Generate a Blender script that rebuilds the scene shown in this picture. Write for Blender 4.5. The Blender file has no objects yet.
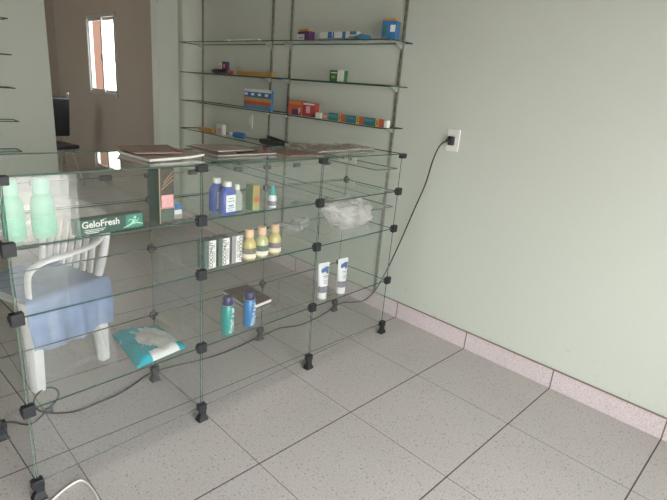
import bpy, bmesh, math, random
from mathutils import Vector, Matrix, noise
random.seed(7)
scn = bpy.context.scene
COL = scn.collection
PI = math.pi

# ------------------------------------------------------------------ materials
def new_mat(name):
    m = bpy.data.materials.new(name); m.use_nodes = True
    return m, m.node_tree.nodes, m.node_tree.links, m.node_tree.nodes['Principled BSDF']

def pm(name, col, rough=.5, metal=0, trans=0, var=.06, scale=30, alpha=1, emis=0, coat=0):
    """plain procedural material with a little noise in colour and roughness"""
    if name.endswith('_card'): g = sum(col)/3; col = tuple((c*.85+g*.15)*.74 for c in col)
    m, N, L, b = new_mat(name)
    tc = N.new('ShaderNodeTexCoord'); nz = N.new('ShaderNodeTexNoise'); nz.inputs['Scale'].default_value = scale
    L.new(tc.outputs['Object'], nz.inputs['Vector'])
    mr = N.new('ShaderNodeMapRange'); mr.inputs['To Min'].default_value = 1-var; mr.inputs['To Max'].default_value = 1+var
    L.new(nz.outputs['Fac'], mr.inputs['Value'])
    mx = N.new('ShaderNodeVectorMath'); mx.operation = 'SCALE'; mx.inputs[0].default_value = col[:3]
    L.new(mr.outputs['Result'], mx.inputs['Scale']); L.new(mx.outputs['Vector'], b.inputs['Base Color'])
    b.inputs['Roughness'].default_value = rough; b.inputs['Metallic'].default_value = metal
    b.inputs['Alpha'].default_value = alpha
    b.inputs['Coat Weight'].default_value = coat
    if emis:
        b.inputs['Emission Color'].default_value = (*col[:3], 1); b.inputs['Emission Strength'].default_value = emis
    return m

def sheet_glass(name, tint=(.955, .970, .960), refl=1.0):
    """one-sheet window glass: tinted see-through plus a Schlick mirror reflection"""
    m = bpy.data.materials.new(name); m.use_nodes = True
    N, L = m.node_tree.nodes, m.node_tree.links; N.clear()
    g = N.new('ShaderNodeNewGeometry')
    d = N.new('ShaderNodeVectorMath'); d.operation = 'DOT_PRODUCT'
    L.new(g.outputs['Incoming'], d.inputs[0]); L.new(g.outputs['Normal'], d.inputs[1])
    ab = N.new('ShaderNodeMath'); ab.operation = 'ABSOLUTE'; L.new(d.outputs['Value'], ab.inputs[0])
    s = N.new('ShaderNodeMath'); s.operation = 'SUBTRACT'; s.inputs[0].default_value = 1; L.new(ab.outputs[0], s.inputs[1])
    pw = N.new('ShaderNodeMath'); pw.operation = 'POWER'; L.new(s.outputs[0], pw.inputs[0]); pw.inputs[1].default_value = 4.2
    ma = N.new('ShaderNodeMath'); ma.operation = 'MULTIPLY_ADD'; L.new(pw.outputs[0], ma.inputs[0])
    ma.inputs[1].default_value = .80*min(1, refl); ma.inputs[2].default_value = .085*refl
    t = N.new('ShaderNodeBsdfTransparent'); t.inputs['Color'].default_value = (*tint, 1)
    gl = N.new('ShaderNodeBsdfGlossy'); gl.inputs['Roughness'].default_value = 0; gl.inputs['Color'].default_value = (.93, .97, .95, 1)
    # a breath of dust on the pane
    df = N.new('ShaderNodeBsdfDiffuse'); df.inputs['Color'].default_value = (.62, .63, .60, 1)
    nz = N.new('ShaderNodeTexNoise'); nz.inputs['Scale'].default_value = 5; nz.inputs['Detail'].default_value = 3
    tc = N.new('ShaderNodeTexCoord'); L.new(tc.outputs['Object'], nz.inputs['Vector'])
    dr = N.new('ShaderNodeMapRange'); dr.inputs['To Min'].default_value = .012; dr.inputs['To Max'].default_value = .04
    L.new(nz.outputs['Fac'], dr.inputs['Value'])
    m1 = N.new('ShaderNodeMixShader'); L.new(dr.outputs['Result'], m1.inputs['Fac']); L.new(t.outputs[0], m1.inputs[1]); L.new(df.outputs[0], m1.inputs[2])
    mix = N.new('ShaderNodeMixShader'); L.new(ma.outputs[0], mix.inputs['Fac'])
    L.new(m1.outputs[0], mix.inputs[1]); L.new(gl.outputs[0], mix.inputs[2])
    o = N.new('ShaderNodeOutputMaterial'); L.new(mix.outputs[0], o.inputs['Surface'])
    return m

def film(name, col, opac, rough=.3, scale=18, spread=.25):
    """thin crumpled plastic film: part see-through, part milky"""
    m = bpy.data.materials.new(name); m.use_nodes = True
    N, L = m.node_tree.nodes, m.node_tree.links; N.clear()
    t = N.new('ShaderNodeBsdfTransparent'); p = N.new('ShaderNodeBsdfPrincipled')
    p.inputs['Base Color'].default_value = (*col, 1); p.inputs['Roughness'].default_value = rough
    nz = N.new('ShaderNodeTexNoise'); nz.inputs['Scale'].default_value = scale; nz.inputs['Detail'].default_value = 3
    tc = N.new('ShaderNodeTexCoord'); L.new(tc.outputs['Object'], nz.inputs['Vector'])
    r = N.new('ShaderNodeMapRange'); r.inputs['From Min'].default_value = .3; r.inputs['From Max'].default_value = .7
    r.inputs['To Min'].default_value = max(0, opac-spread); r.inputs['To Max'].default_value = min(1, opac+spread)
    L.new(nz.outputs['Fac'], r.inputs['Value'])
    mix = N.new('ShaderNodeMixShader'); L.new(r.outputs['Result'], mix.inputs['Fac']); L.new(t.outputs[0], mix.inputs[1]); L.new(p.outputs[0], mix.inputs[2])
    o = N.new('ShaderNodeOutputMaterial'); L.new(mix.outputs[0], o.inputs['Surface'])
    return m

def wall_mat(name, c1, c2, stain=.0):
    m, N, L, b = new_mat(name)
    tc = N.new('ShaderNodeTexCoord')
    n1 = N.new('ShaderNodeTexNoise'); n1.inputs['Scale'].default_value = 1.3; n1.inputs['Detail'].default_value = 4
    L.new(tc.outputs['Object'], n1.inputs['Vector'])
    cr = N.new('ShaderNodeMix'); cr.data_type = 'RGBA'; cr.inputs['A'].default_value = (*c1, 1); cr.inputs['B'].default_value = (*c2, 1)
    L.new(n1.outputs['Fac'], cr.inputs['Factor'])
    out = cr.outputs['Result']
    if stain:
        # scuffs low on the wall
        sep = N.new('ShaderNodeSeparateXYZ'); L.new(tc.outputs['Object'], sep.inputs[0])
        lo = N.new('ShaderNodeMapRange'); lo.inputs['From Min'].default_value = .10; lo.inputs['From Max'].default_value = .30
        lo.inputs['To Min'].default_value = 1; lo.inputs['To Max'].default_value = 0; L.new(sep.outputs['Z'], lo.inputs['Value'])
        n2 = N.new('ShaderNodeTexNoise'); n2.inputs['Scale'].default_value = 14; n2.inputs['Detail'].default_value = 6; n2.inputs['Roughness'].default_value = .7
        L.new(tc.outputs['Object'], n2.inputs['Vector'])
        th = N.new('ShaderNodeMapRange'); th.inputs['From Min'].default_value = .60; th.inputs['From Max'].default_value = .75; L.new(n2.outputs['Fac'], th.inputs['Value'])
        mu = N.new('ShaderNodeMath'); mu.operation = 'MULTIPLY'; L.new(lo.outputs[0], mu.inputs[0]); L.new(th.outputs[0], mu.inputs[1])
        mu2 = N.new('ShaderNodeMath'); mu2.operation = 'MULTIPLY'; L.new(mu.outputs[0], mu2.inputs[0]); mu2.inputs[1].default_value = stain
        c3 = N.new('ShaderNodeMix'); c3.data_type = 'RGBA'; L.new(out, c3.inputs['A']); c3.inputs['B'].default_value = (.30, .26, .21, 1); L.new(mu2.outputs[0], c3.inputs['Factor'])
        out = c3.outputs['Result']
    L.new(out, b.inputs['Base Color'])
    b.inputs['Roughness'].default_value = .55
    n3 = N.new('ShaderNodeTexNoise'); n3.inputs['Scale'].default_value = 220; L.new(tc.outputs['Object'], n3.inputs['Vector'])
    n4 = N.new('ShaderNodeTexNoise'); n4.inputs['Scale'].default_value = 6; L.new(tc.outputs['Object'], n4.inputs['Vector'])
    ad = N.new('ShaderNodeMath'); ad.operation = 'MULTIPLY_ADD'; L.new(n4.outputs['Fac'], ad.inputs[0]); ad.inputs[1].default_value = 3; L.new(n3.outputs['Fac'], ad.inputs[2])
    bp = N.new('ShaderNodeBump'); bp.inputs['Strength'].default_value = .12; bp.inputs['Distance'].default_value = .004
    L.new(ad.outputs[0], bp.inputs['Height']); L.new(bp.outputs[0], b.inputs['Normal'])
    return m

X0 = -.469
def stone_mat(name, base, grout, grid=True, joints=False, rough=.33):
    """speckled terrazzo-like tile; 50 cm grid of grout joints computed from position"""
    m, N, L, b = new_mat(name)
    tc = N.new('ShaderNodeTexCoord')
    def vor(scale, lo, hi):
        v = N.new('ShaderNodeTexVoronoi'); v.inputs['Scale'].default_value = scale; L.new(tc.outputs['Object'], v.inputs['Vector'])
        r = N.new('ShaderNodeMapRange'); r.inputs['From Min'].default_value = lo; r.inputs['From Max'].default_value = hi
        r.inputs['To Min'].default_value = 1; r.inputs['To Max'].default_value = 0
        L.new(v.outputs['Distance'], r.inputs['Value']); return v, r.outputs[0]
    def mix(a, col, fac, k=1):
        c = N.new('ShaderNodeMix'); c.data_type = 'RGBA'
        if isinstance(a, tuple): c.inputs['A'].default_value = (*a, 1)
        else: L.new(a, c.inputs['A'])
        c.inputs['B'].default_value = (*col, 1)
        if k != 1:
            q = N.new('ShaderNodeMath'); q.operation = 'MULTIPLY'; q.inputs[1].default_value = k; L.new(fac, q.inputs[0]); fac = q.outputs[0]
        L.new(fac, c.inputs['Factor']); return c.outputs['Result']
    n1 = N.new('ShaderNodeTexNoise'); n1.inputs['Scale'].default_value = 2.2; n1.inputs['Detail'].default_value = 5; L.new(tc.outputs['Object'], n1.inputs['Vector'])
    col = mix(tuple(base), tuple(x*.80 for x in base), n1.outputs['Fac'])
    n2 = N.new('ShaderNodeTexNoise'); n2.inputs['Scale'].default_value = 160; n2.inputs['Detail'].default_value = 2; L.new(tc.outputs['Object'], n2.inputs['Vector'])
    r2 = N.new('ShaderNodeMapRange'); r2.inputs['From Min'].default_value = .5; r2.inputs['From Max'].default_value = .72; L.new(n2.outputs['Fac'], r2.inputs['Value'])
    col = mix(col, tuple(x*.55 for x in base), r2.outputs[0], .85)
    v1, f1 = vor(75, .10, .22); col = mix(col, tuple(x*1.28 for x in base), f1, .35)
    v2, f2 = vor(55, .12, .30)
    # only some cells get a dark fleck
    sp = N.new('ShaderNodeSeparateColor'); L.new(v2.outputs['Color'], sp.inputs[0])
    gt = N.new('ShaderNodeMath'); gt.operation = 'GREATER_THAN'; gt.inputs[1].default_value = .35; L.new(sp.outputs[0], gt.inputs[0])
    mm = N.new('ShaderNodeMath'); mm.operation = 'MULTIPLY'; L.new(gt.outputs[0], mm.inputs[0]); L.new(f2, mm.inputs[1])
    col = mix(col, tuple(x*.28 for x in base), mm.outputs[0], .5)
    sep = N.new('ShaderNodeSeparateXYZ'); L.new(tc.outputs['Object'], sep.inputs[0])
    def joint(out, off, w):
        a = N.new('ShaderNodeMath'); a.operation = 'ADD'; a.inputs[1].default_value = off+50; L.new(out, a.inputs[0])
        d = N.new('ShaderNodeMath'); d.operation = 'MULTIPLY'; d.inputs[1].default_value = 2; L.new(a.outputs[0], d.inputs[0])
        f = N.new('ShaderNodeMath'); f.operation = 'FRACT'; L.new(d.outputs[0], f.inputs[0])
        s = N.new('ShaderNodeMath'); s.operation = 'SUBTRACT'; s.inputs[1].default_value = .5; L.new(f.outputs[0], s.inputs[0])
        ab = N.new('ShaderNodeMath'); ab.operation = 'ABSOLUTE'; L.new(s.outputs[0], ab.inputs[0])
        g = N.new('ShaderNodeMath'); g.operation = 'GREATER_THAN'; g.inputs[1].default_value = .5-w; L.new(ab.outputs[0], g.inputs[0])
        return g.outputs[0]
    jm = []
    if grid: jm = [joint(sep.outputs['X'], -X0, .0028), joint(sep.outputs['Y'], 0, .0055)]
    if joints: jm = [joint(sep.outputs['Y'], 0, .0065)]
    tot = jm[0]
    if len(jm) > 1:
        mx = N.new('ShaderNodeMath'); mx.operation = 'MAXIMUM'; L.new(jm[0], mx.inputs[0]); L.new(jm[1], mx.inputs[1]); tot = mx.outputs[0]
    col = mix(col, grout, tot)
    L.new(col, b.inputs['Base Color'])
    rr = N.new('ShaderNodeMapRange'); rr.inputs['To Min'].default_value = rough; rr.inputs['To Max'].default_value = .85; L.new(tot, rr.inputs['Value'])
    L.new(rr.outputs[0], b.inputs['Roughness'])
    b.inputs['Specular IOR Level'].default_value = .35
    bp = N.new('ShaderNodeBump'); bp.inputs['Strength'].default_value = .5; bp.inputs['Distance'].default_value = .002; bp.invert = True
    L.new(tot, bp.inputs['Height']); L.new(bp.outputs[0], b.inputs['Normal'])
    return m

def rail_mat():
    """grey channel with two columns of dark slots"""
    m, N, L, b = new_mat('slotted_rail')
    tc = N.new('ShaderNodeTexCoord'); sp = N.new('ShaderNodeSeparateXYZ'); L.new(tc.outputs['Object'], sp.inputs[0])
    def mth(op, a, v):
        n = N.new('ShaderNodeMath'); n.operation = op
        for k, q in enumerate((a, v)):
            if q is None: continue
            if isinstance(q, (int, float)): n.inputs[k].default_value = q
            else: L.new(q, n.inputs[k])
        return n.outputs[0]
    z = mth('LESS_THAN', mth('FRACT', mth('MULTIPLY', sp.outputs['Z'], 20), None), .6)
    y = mth('LESS_THAN', mth('ABSOLUTE', mth('SUBTRACT', mth('ABSOLUTE', sp.outputs['Y'], None), .0055), None), .0022)
    f = mth('MULTIPLY', z, y)
    c = N.new('ShaderNodeMix'); c.data_type = 'RGBA'; c.inputs['A'].default_value = (.27, .28, .24, 1); c.inputs['B'].default_value = (.13, .13, .11, 1)
    L.new(f, c.inputs['Factor']); L.new(c.outputs['Result'], b.inputs['Base Color']); b.inputs['Roughness'].default_value = .45; b.inputs['Metallic'].default_value = .3
    return m

M = {}
M['wall'] = wall_mat('mint_wall_paint', (.575, .625, .56), (.615, .66, .60), .8)
M['wall2'] = wall_mat('rear_room_paint', (.36, .315, .265), (.32, .28, .235))
M['ceil'] = pm('ceiling_paint', (.22, .165, .10), .8)
M['floor'] = stone_mat('speckled_floor_tile', (.64, .60, .575), (.13, .10, .085))
M['base'] = stone_mat('speckled_baseboard_tile', (.76, .675, .69), (.20, .16, .14), grid=False, joints=True)
M['grout'] = pm('brown_grout', (.28, .22, .19), .9)
M['glass'] = sheet_glass('sheet_glass')
M['glass_f'] = sheet_glass('front_sheet_glass', (.95, .965, .955), 1.15)
M['glass_s'] = sheet_glass('side_sheet_glass', (.955, .968, .96), .45)
M['edge'] = pm('glass_edge_dark_green', (.030, .075, .058), .5)
M['edge_l'] = film('glass_edge_pale_green', (.14, .22, .18), .5, .5, 5, .1)
M['black'] = pm('black_plastic', (.022, .023, .026), .4)
M['clip'] = pm('charcoal_clip_plastic', (.016, .018, .022), .6)
M['cord'] = pm('black_cord_rubber', (.02, .02, .02), .5)
M['wcord'] = pm('white_cord_plastic', (.75, .74, .70), .4)
M['white'] = pm('white_plastic', (.80, .80, .79), .35)
M['chairw'] = pm('white_chair_plastic', (.86, .86, .88), .3)
M['paper'] = pm('white_paper', (.74, .73, .70), .7)
M['alu'] = pm('aluminium', (.55, .55, .53), .35, .7)
M['rail'] = pm('grey_metal_rail', (.30, .31, .27), .4, .5)
M['railp'] = rail_mat()
M['slot'] = pm('dark_slot', (.05, .05, .045), .6)
M['terra'] = pm('terracotta_render', (.075, .033, .021), .9)
M['concrete'] = pm('pale_concrete', (.50, .47, .44), .9, scale=3, var=.15)
M['blue'] = pm('deep_blue_plastic', (.028, .075, .42), .25, coat=.3)
M['dblue'] = pm('navy_plastic', (.03, .03, .12), .3)
M['teal'] = pm('teal_plastic', (.01, .36, .38), .3)
M['tealcan'] = pm('teal_green_can', (.0, .30, .28), .3, coat=.4)
M['bluecan'] = pm('azure_can', (.008, .18, .48), .3, coat=.4)
M['wood'] = pm('pale_wood_cap', (.72, .50, .32), .6)
M['oil'] = pm('yellow_oil', (.55, .47, .17), .12, coat=.6)
M['oilg'] = pm('green_oil', (.50, .50, .26), .12, coat=.6)
M['cream'] = pm('cream_label', (.78, .74, .62), .6)
M['olive'] = pm('olive_label', (.17, .17, .10), .6)
M['mauve'] = pm('mauve_label', (.18, .12, .14), .6)
M['dgreen'] = pm('dark_green_card', (.02, .115, .085), .45)
M['gcard'] = pm('mottled_green_card', (.10, .18, .145), .5, var=.5, scale=120)
M['lgray'] = pm('lilac_grey_card', (.42, .40, .43), .5)
M['mint'] = film('mint_bottle_plastic', (.08, .42, .27), .72, .3, 8, .08)
M['mint2'] = film('pale_mint_cap', (.16, .46, .33), .75, .35, 8, .08)
M['coffee'] = pm('dark_brown_print', (.06, .045, .035), .5, var=.6, scale=80)
M['tan'] = pm('tan_print', (.45, .32, .22), .5)
M['pink'] = pm('pink_print', (.78, .42, .45), .5, var=.4, scale=90)
M['orange'] = pm('orange_card', (.80, .33, .04), .5)
M['amber'] = pm('amber_card', (.75, .42, .06), .5)
M['red'] = pm('red_card', (.66, .06, .045), .5)
M['ored'] = pm('orange_red_card', (.80, .11, .05), .5)
M['yellow'] = pm('yellow_card', (.85, .62, .05), .5)
M['dred'] = pm('brick_red_print', (.42, .09, .06), .5)
M['purple'] = pm('purple_card', (.13, .035, .16), .5)
M['cblue'] = pm('bright_blue_card', (.02, .22, .58), .5)
M['sky'] = pm('sky_blue_card', (.06, .34, .60), .5)
M['cteal'] = pm('teal_card', (.03, .28, .30), .5)
M['lgreen'] = pm('lime_green_card', (.36, .55, .16), .5)
M['fgreen'] = pm('forest_green_card', (.05, .22, .07), .5)
M['brown'] = pm('dark_brown_cover', (.12, .066, .056), .45)
M['cloth'] = film('pale_blue_cloth', (.24, .38, .68), .66, .85, 12, .08)
M['mag'] = pm('printed_grey_brown_page', (.33, .27, .24), .5, var=.45, scale=40)
M['mag2'] = pm('printed_pale_page', (.50, .45, .42), .5, var=.3, scale=60)
M['bag'] = film('milky_plastic_bag', (.86, .83, .83), .42, .3, 9, .22)
M['bag2'] = film('clear_plastic_wrap', (.62, .64, .63), .38, .2, 25, .3)
M['clearb'] = film('cloudy_bottle_plastic', (.62, .68, .66), .45, .15, 10, .1)
M['tubew'] = pm('white_tube_plastic', (.80, .82, .84), .3)
M['tubeb'] = pm('blue_mark', (.05, .12, .38), .4)
M['tubeg'] = pm('slate_band', (.18, .18, .24), .4, var=.4, scale=150)
M['patch'] = pm('soft_green_print', (.045, .24, .17), .45)
M['ink'] = pm('black_ink', (.03, .03, .035), .6)
M['wink'] = pm('white_ink', (.76, .78, .75), .6)
M['gink'] = pm('pale_green_ink', (.42, .75, .60), .6)

# ------------------------------------------------------------------ geometry helpers
def bm_box(bm, c, s, rz=0, bev=0, seg=2, rx=0, ry=0):
    b2 = bmesh.new(); bmesh.ops.create_cube(b2, size=1)
    bmesh.ops.scale(b2, vec=s, verts=b2.verts)
    if bev: bmesh.ops.bevel(b2, geom=list(b2.edges), offset=bev, segments=seg, affect='EDGES', profile=.5)
    T = Matrix.Translation(c) @ Matrix.Rotation(rz, 4, 'Z') @ Matrix.Rotation(ry, 4, 'Y') @ Matrix.Rotation(rx, 4, 'X')
    bmesh.ops.transform(b2, matrix=T, verts=b2.verts)
    me = bpy.data.meshes.new('t'); b2.to_mesh(me); b2.free(); bm.from_mesh(me); bpy.data.meshes.remove(me)
    return bm

def bm_lathe(bm, prof, seg=28, c=(0, 0, 0), sx=1, sy=1):
    rings = []
    for r, z in prof:
        rings.append([bm.verts.new((c[0]+sx*r*math.cos(2*PI*k/seg), c[1]+sy*r*math.sin(2*PI*k/seg), c[2]+z)) for k in range(seg)])
    for a, b in zip(rings, rings[1:]):
        for k in range(seg): bm.faces.new((a[k], a[(k+1) % seg], b[(k+1) % seg], b[k]))
    bm.faces.new(rings[0][::-1]); bm.faces.new(rings[-1])
    return bm

def bm_loft(bm, rings, close=True):
    R = [[bm.verts.new(p) for p in r] for r in rings]
    n = len(R[0])
    for a, b in zip(R, R[1:]):
        for k in range(n): bm.faces.new((a[k], a[(k+1) % n], b[(k+1) % n], b[k]))
    if close: bm.faces.new(R[0][::-1]); bm.faces.new(R[-1])
    return bm

def smooth_path(pts, n=8):
    P = [Vector(p) for p in pts]; out = []
    for i in range(len(P)-1):
        p0 = P[max(i-1, 0)]; p1 = P[i]; p2 = P[i+1]; p3 = P[min(i+2, len(P)-1)]
        for k in range(n):
            t = k/n
            out.append(.5*((2*p1)+(-p0+p2)*t+(2*p0-5*p1+4*p2-p3)*t*t+(-p0+3*p1-3*p2+p3)*t**3))
    out.append(P[-1]); return out

def bm_tube(bm, pts, r, seg=8, flat=1.0, up=None):
    pts = [Vector(p) for p in pts]; rings = []; prev = None
    for i, p in enumerate(pts):
        d = (pts[min(i+1, len(pts)-1)]-pts[max(i-1, 0)]).normalized()
        ref = Vector(up) if up else (prev if prev else (Vector((0, 0, 1)) if abs(d.z) < .9 else Vector((1, 0, 0))))
        s = d.cross(ref)
        if s.length < 1e-5: s = d.cross(Vector((1, 0.1, 0)))
        s.normalize(); u = s.cross(d).normalized()
        if not up: prev = u
        rr = r[i] if isinstance(r, (list, tuple)) else r
        rings.append([p+s*(rr*math.cos(2*PI*k/seg))+u*(rr*flat*math.sin(2*PI*k/seg)) for k in range(seg)])
    return bm_loft(bm, rings)

def obj(name, bm, mat, parent=None, smooth=None, **kw):
    me = bpy.data.meshes.new(name)
    bmesh.ops.recalc_face_normals(bm, faces=bm.faces) if kw.pop('recalc', True) else None
    bm.to_mesh(me); bm.free()
    for m in (mat if isinstance(mat, list) else [mat]): me.materials.append(m)
    o = bpy.data.objects.new(name, me); COL.objects.link(o)
    if parent: o.parent = parent
    if smooth:
        for p in me.polygons: p.use_smooth = True
        if smooth != 'all':
            try: me.set_sharp_from_angle(angle=math.radians(smooth))
            except Exception: pass
    return o

def tag(o, label, cat, group=None, kind=None):
    o['label'] = label; o['category'] = cat
    if group: o['group'] = group
    if kind: o['kind'] = kind
    return o

def thing(name, label, cat, loc=(0, 0, 0), rz=0, group=None):
    o = bpy.data.objects.new(name, None); COL.objects.link(o)
    o.empty_display_size = .05
    o.location = loc; o.rotation_euler = (0, 0, rz)
    return tag(o, label, cat, group)

def struct(name, bm, mat, parent=None):
    o = obj(name, bm, mat, parent)
    if not parent: o['kind'] = 'structure'
    return o

def B(c, s, **k): return bm_box(bmesh.new(), c, s, **k)

def text(name, s, size, mat, parent, loc, rot, xs=1.0, bold=.0):
    cu = bpy.data.curves.new(name, 'FONT'); cu.body = s; cu.size = size; cu.align_x = 'CENTER'; cu.align_y = 'CENTER'
    cu.extrude = .0002; cu.offset = bold; cu.space_character = 1.0
    cu.materials.append(mat)
    o = bpy.data.objects.new(name, cu); COL.objects.link(o); o.parent = parent
    bpy.context.view_layer.update()
    me = bpy.data.meshes.new_from_object(o); bpy.data.objects.remove(o); bpy.data.curves.remove(cu)
    o = bpy.data.objects.new(name, me); COL.objects.link(o); o.parent = parent
    if not me.materials: me.materials.append(mat)
    o.location = loc; o.rotation_euler = rot; o.scale = (xs, 1, 1)
    return o

def bm_pane(o, u, v, th=.005, rim=.002, bars='buvw'):
    """glass sheet: one see-through face (material 0) and four thin edge strips (material 1)"""
    o, u, v = Vector(o), Vector(u), Vector(v); n = u.cross(v).normalized()
    bm = bmesh.new()
    f = bm.faces.new([bm.verts.new(p) for p in (o, o+u, o+u+v, o+v)]); f.material_index = 0
    uu, vv = u.normalized()*rim, v.normalized()*rim
    def bar(a, b, c, d):
        q = [bm.verts.new(p+n*s*th/2) for s in (-1, 1) for p in (a, b, c, d)]
        for ix in ((0, 1, 2, 3), (4, 5, 6, 7), (0, 1, 5, 4), (1, 2, 6, 5), (2, 3, 7, 6), (3, 0, 4, 7)):
            bm.faces.new([q[k] for k in ix]).material_index = 1
    if 'b' in bars: bar(o, o+u, o+u+vv, o+vv)
    if 'u' in bars: bar(o+v-vv, o+u+v-vv, o+u+v, o+v)
    if 'v' in bars: bar(o+vv, o+uu+vv, o+uu+v-vv, o+v-vv)
    if 'w' in bars: bar(o+u-uu+vv, o+u+vv, o+u+v-vv, o+u-uu+v-vv)
    return bm

# ------------------------------------------------------------------ room shell
H = 2.75
YF, YB, YN, XL = -2.15, 3.33, 6.75, -4.6
def slab(pieces, name, mat):
    bm = bmesh.new()
    for (x0, x1, y0, y1, z0, z1) in pieces:
        bm_box(bm, ((x0+x1)/2, (y0+y1)/2, (z0+z1)/2), (x1-x0, y1-y0, z1-z0))
    return struct(name, bm, mat)
slab([(XL-.15, .15, YF-.15, YN+.15, -.1, 0)], 'floor', M['floor'])
slab([(XL-.15, .15, YF-1.05, YN+.15, H, H+.15)], 'ceiling', M['ceil'])  # runs on past the shop front as an added eave blocking the sun
slab([(0, .15, YF-.15, 3.40, 0, H)], 'wall_right', M['wall'])
wy0, wy1, wz0, wz1 = 4.72, 5.56, 1.09, 1.97
slab([(0, .025, 3.40, wy0, 0, H), (0, .025, wy1, YN, 0, H), (0, .025, wy0, wy1, 0, wz0), (0, .025, wy0, wy1, wz1, H)], 'wall_right_rear', M['wall2'])
slab([(XL, -1.10, YB, YB+.12, 0, H), (-.20, 0, YB, YB+.12, 0, H), (-1.10, -.20, YB, YB+.12, 2.2, H)], 'wall_back', M['wall'])
slab([(XL-.15, .15, YN, YN+.15, 0, H)], 'wall_rear', M['wall2'])
slab([(XL-.15, XL, YF-.15, YB+.12, 0, H)], 'wall_left', M['wall2'])
slab([(XL-.15, XL, YB+.12, 4.6, 0, H), (XL-.15, XL, 6.0, YN, 0, H), (XL-.15, XL, 4.6, 6.0, 0, .9), (XL-.15, XL, 4.6, 6.0, 2.1, H)], 'wall_left_rear', M['wall2'])  # unseen window opening added to let more daylight into the rear room
# shop front: wide opening on to the street behind the photographer
slab([(XL, -3.4, YF-.15, YF, 0, H), (-.85, 0, YF-.15, YF, 0, H), (-3.4, -.85, YF-.15, YF, 1.95, H)], 'wall_front', M['wall'])  # unseen lintel set low and left pier widened to dim the walls
slab([(-14, 12, YF-18, YF-.15, -.16, -.06)], 'ground_outside', M['concrete'])
slab([(1.35, 1.5, 9.1, 16, 0, 6)], 'wall_outside_terracotta', M['terra'])

# baseboard with its joints and the brown line of grout on top
bb = struct('baseboard_right', B((-.007, (YF+YB)/2, .05), (.014, YB-YF, .10)), M['base'])
gr = obj('grout_line', B((-.005, (YF+YB)/2, .1015), (.010, YB-YF, .005)), M['grout'], bb)
struct('baseboard_back', B((-2.85, YB-.007, .05), (3.5, .014, .10)), M['base'])

# window of the rear room
wn = struct('window_1', bmesh.new(), M['alu'])
wn.location = (0, wy0, wz0)
def wbox(y0, y1, z0, z1, x0=-.015, x1=.05, par=None, name='window_frame', m='alu'):
    return obj(name, B(((x0+x1)/2, (y0+y1)/2, (z0+z1)/2), (x1-x0, y1-y0, z1-z0)), M[m], wn)
W_, H_ = wy1-wy0, wz1-wz0
fb = bmesh.new()
for (y0, y1, z0, z1) in ((0, .03, 0, H_), (W_-.03, W_, 0, H_), (.03, W_-.03, 0, .03), (.03, W_-.03, H_-.03, H_)):
    bm_box(fb, (.017, (y0+y1)/2, (z0+z1)/2), (.065, y1-y0, z1-z0))
obj('window_frame', fb, M['alu'], wn)
for a, b_, x in ((.03, .45, .022), (.40, W_-.03, .0)):
    sb = bmesh.new()
    for (y0, y1, z0, z1) in ((a, a+.035, .03, H_-.03), (b_-.035, b_, .03, H_-.03), (a+.035, b_-.035, .03, .06), (a+.035, b_-.035, H_-.06, H_-.03)):
        bm_box(sb, (x+.008, (y0+y1)/2, (z0+z1)/2), (.018, y1-y0, z1-z0))
    s = obj('window_sash', sb, M['alu'], wn)
    obj('window_pane', bm_pane((x+.008, a+.035, .06), (0, b_-a-.07, 0), (0, 0, H_-.12), .004, .001), [M['glass'], M['edge']], s, recalc=False)
obj('window_latch', B((-.012, .41, .42), (.012, .02, .07), bev=.003), M['black'], wn)

# ------------------------------------------------------------------ glass display counter
A_ = .048813
YF0 = .4330042
ca, sa = math.cos(A_), math.sin(A_)
def cw(t, b, z=0): return Vector((t*ca-b*sa, YF0+t*sa+b*ca, z))
tc_, bc_ = -1.19, .19
CT = thing('glass_display_counter', 'long display counter of clear glass panes with black corner clips on the tiled floor', 'display counter', cw(tc_, bc_), A_)
def lc(t, b, z): return (t-tc_, b-bc_, z)
T = [-2.1186, -1.5027, -.8775, -.2609]
Z = [.055, .337, .648, .859, 1.0625]
D = .38
for i in range(3):
    a, b_ = T[i]+.004, T[i+1]-.004
    for j in range(1, 5):      # shelves and top sheets
        obj('top_pane' if j == 4 else 'shelf_pane', bm_pane(lc(a, 0 if j < 4 else -.008, Z[j]), (b_-a, 0, 0), (0, D+(.008 if j == 4 else 0), 0), bars='bu'+('v' if i == 0 else '')+('w' if i == 2 else '')), [M['glass'], M['edge']], CT, recalc=False)
    for j in range(4):         # front sheets
        obj('front_pane', bm_pane(lc(a, 0, Z[j]+.006), (b_-a, 0, 0), (0, 0, Z[j+1]-Z[j]-.012), .004, .0010, bars='vw'+('b' if j == 0 else '')), [M['glass_f'], M['edge_l']], CT, recalc=False)
    # low glass strip with small dark blocks, back of the uppermost cell
    fl = obj('back_strip', bm_pane(lc(a, D, .865), (b_-a, 0, 0), (0, 0, .10), .004, .0015), [M['glass'], M['edge_l']], CT, recalc=False)
    for tt in (a+.0, a+.20, b_-.17):
        obj('strip_block', B(lc(tt, D, .962), (.045, .014, .020), bev=.003), M['clip'], fl)
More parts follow.
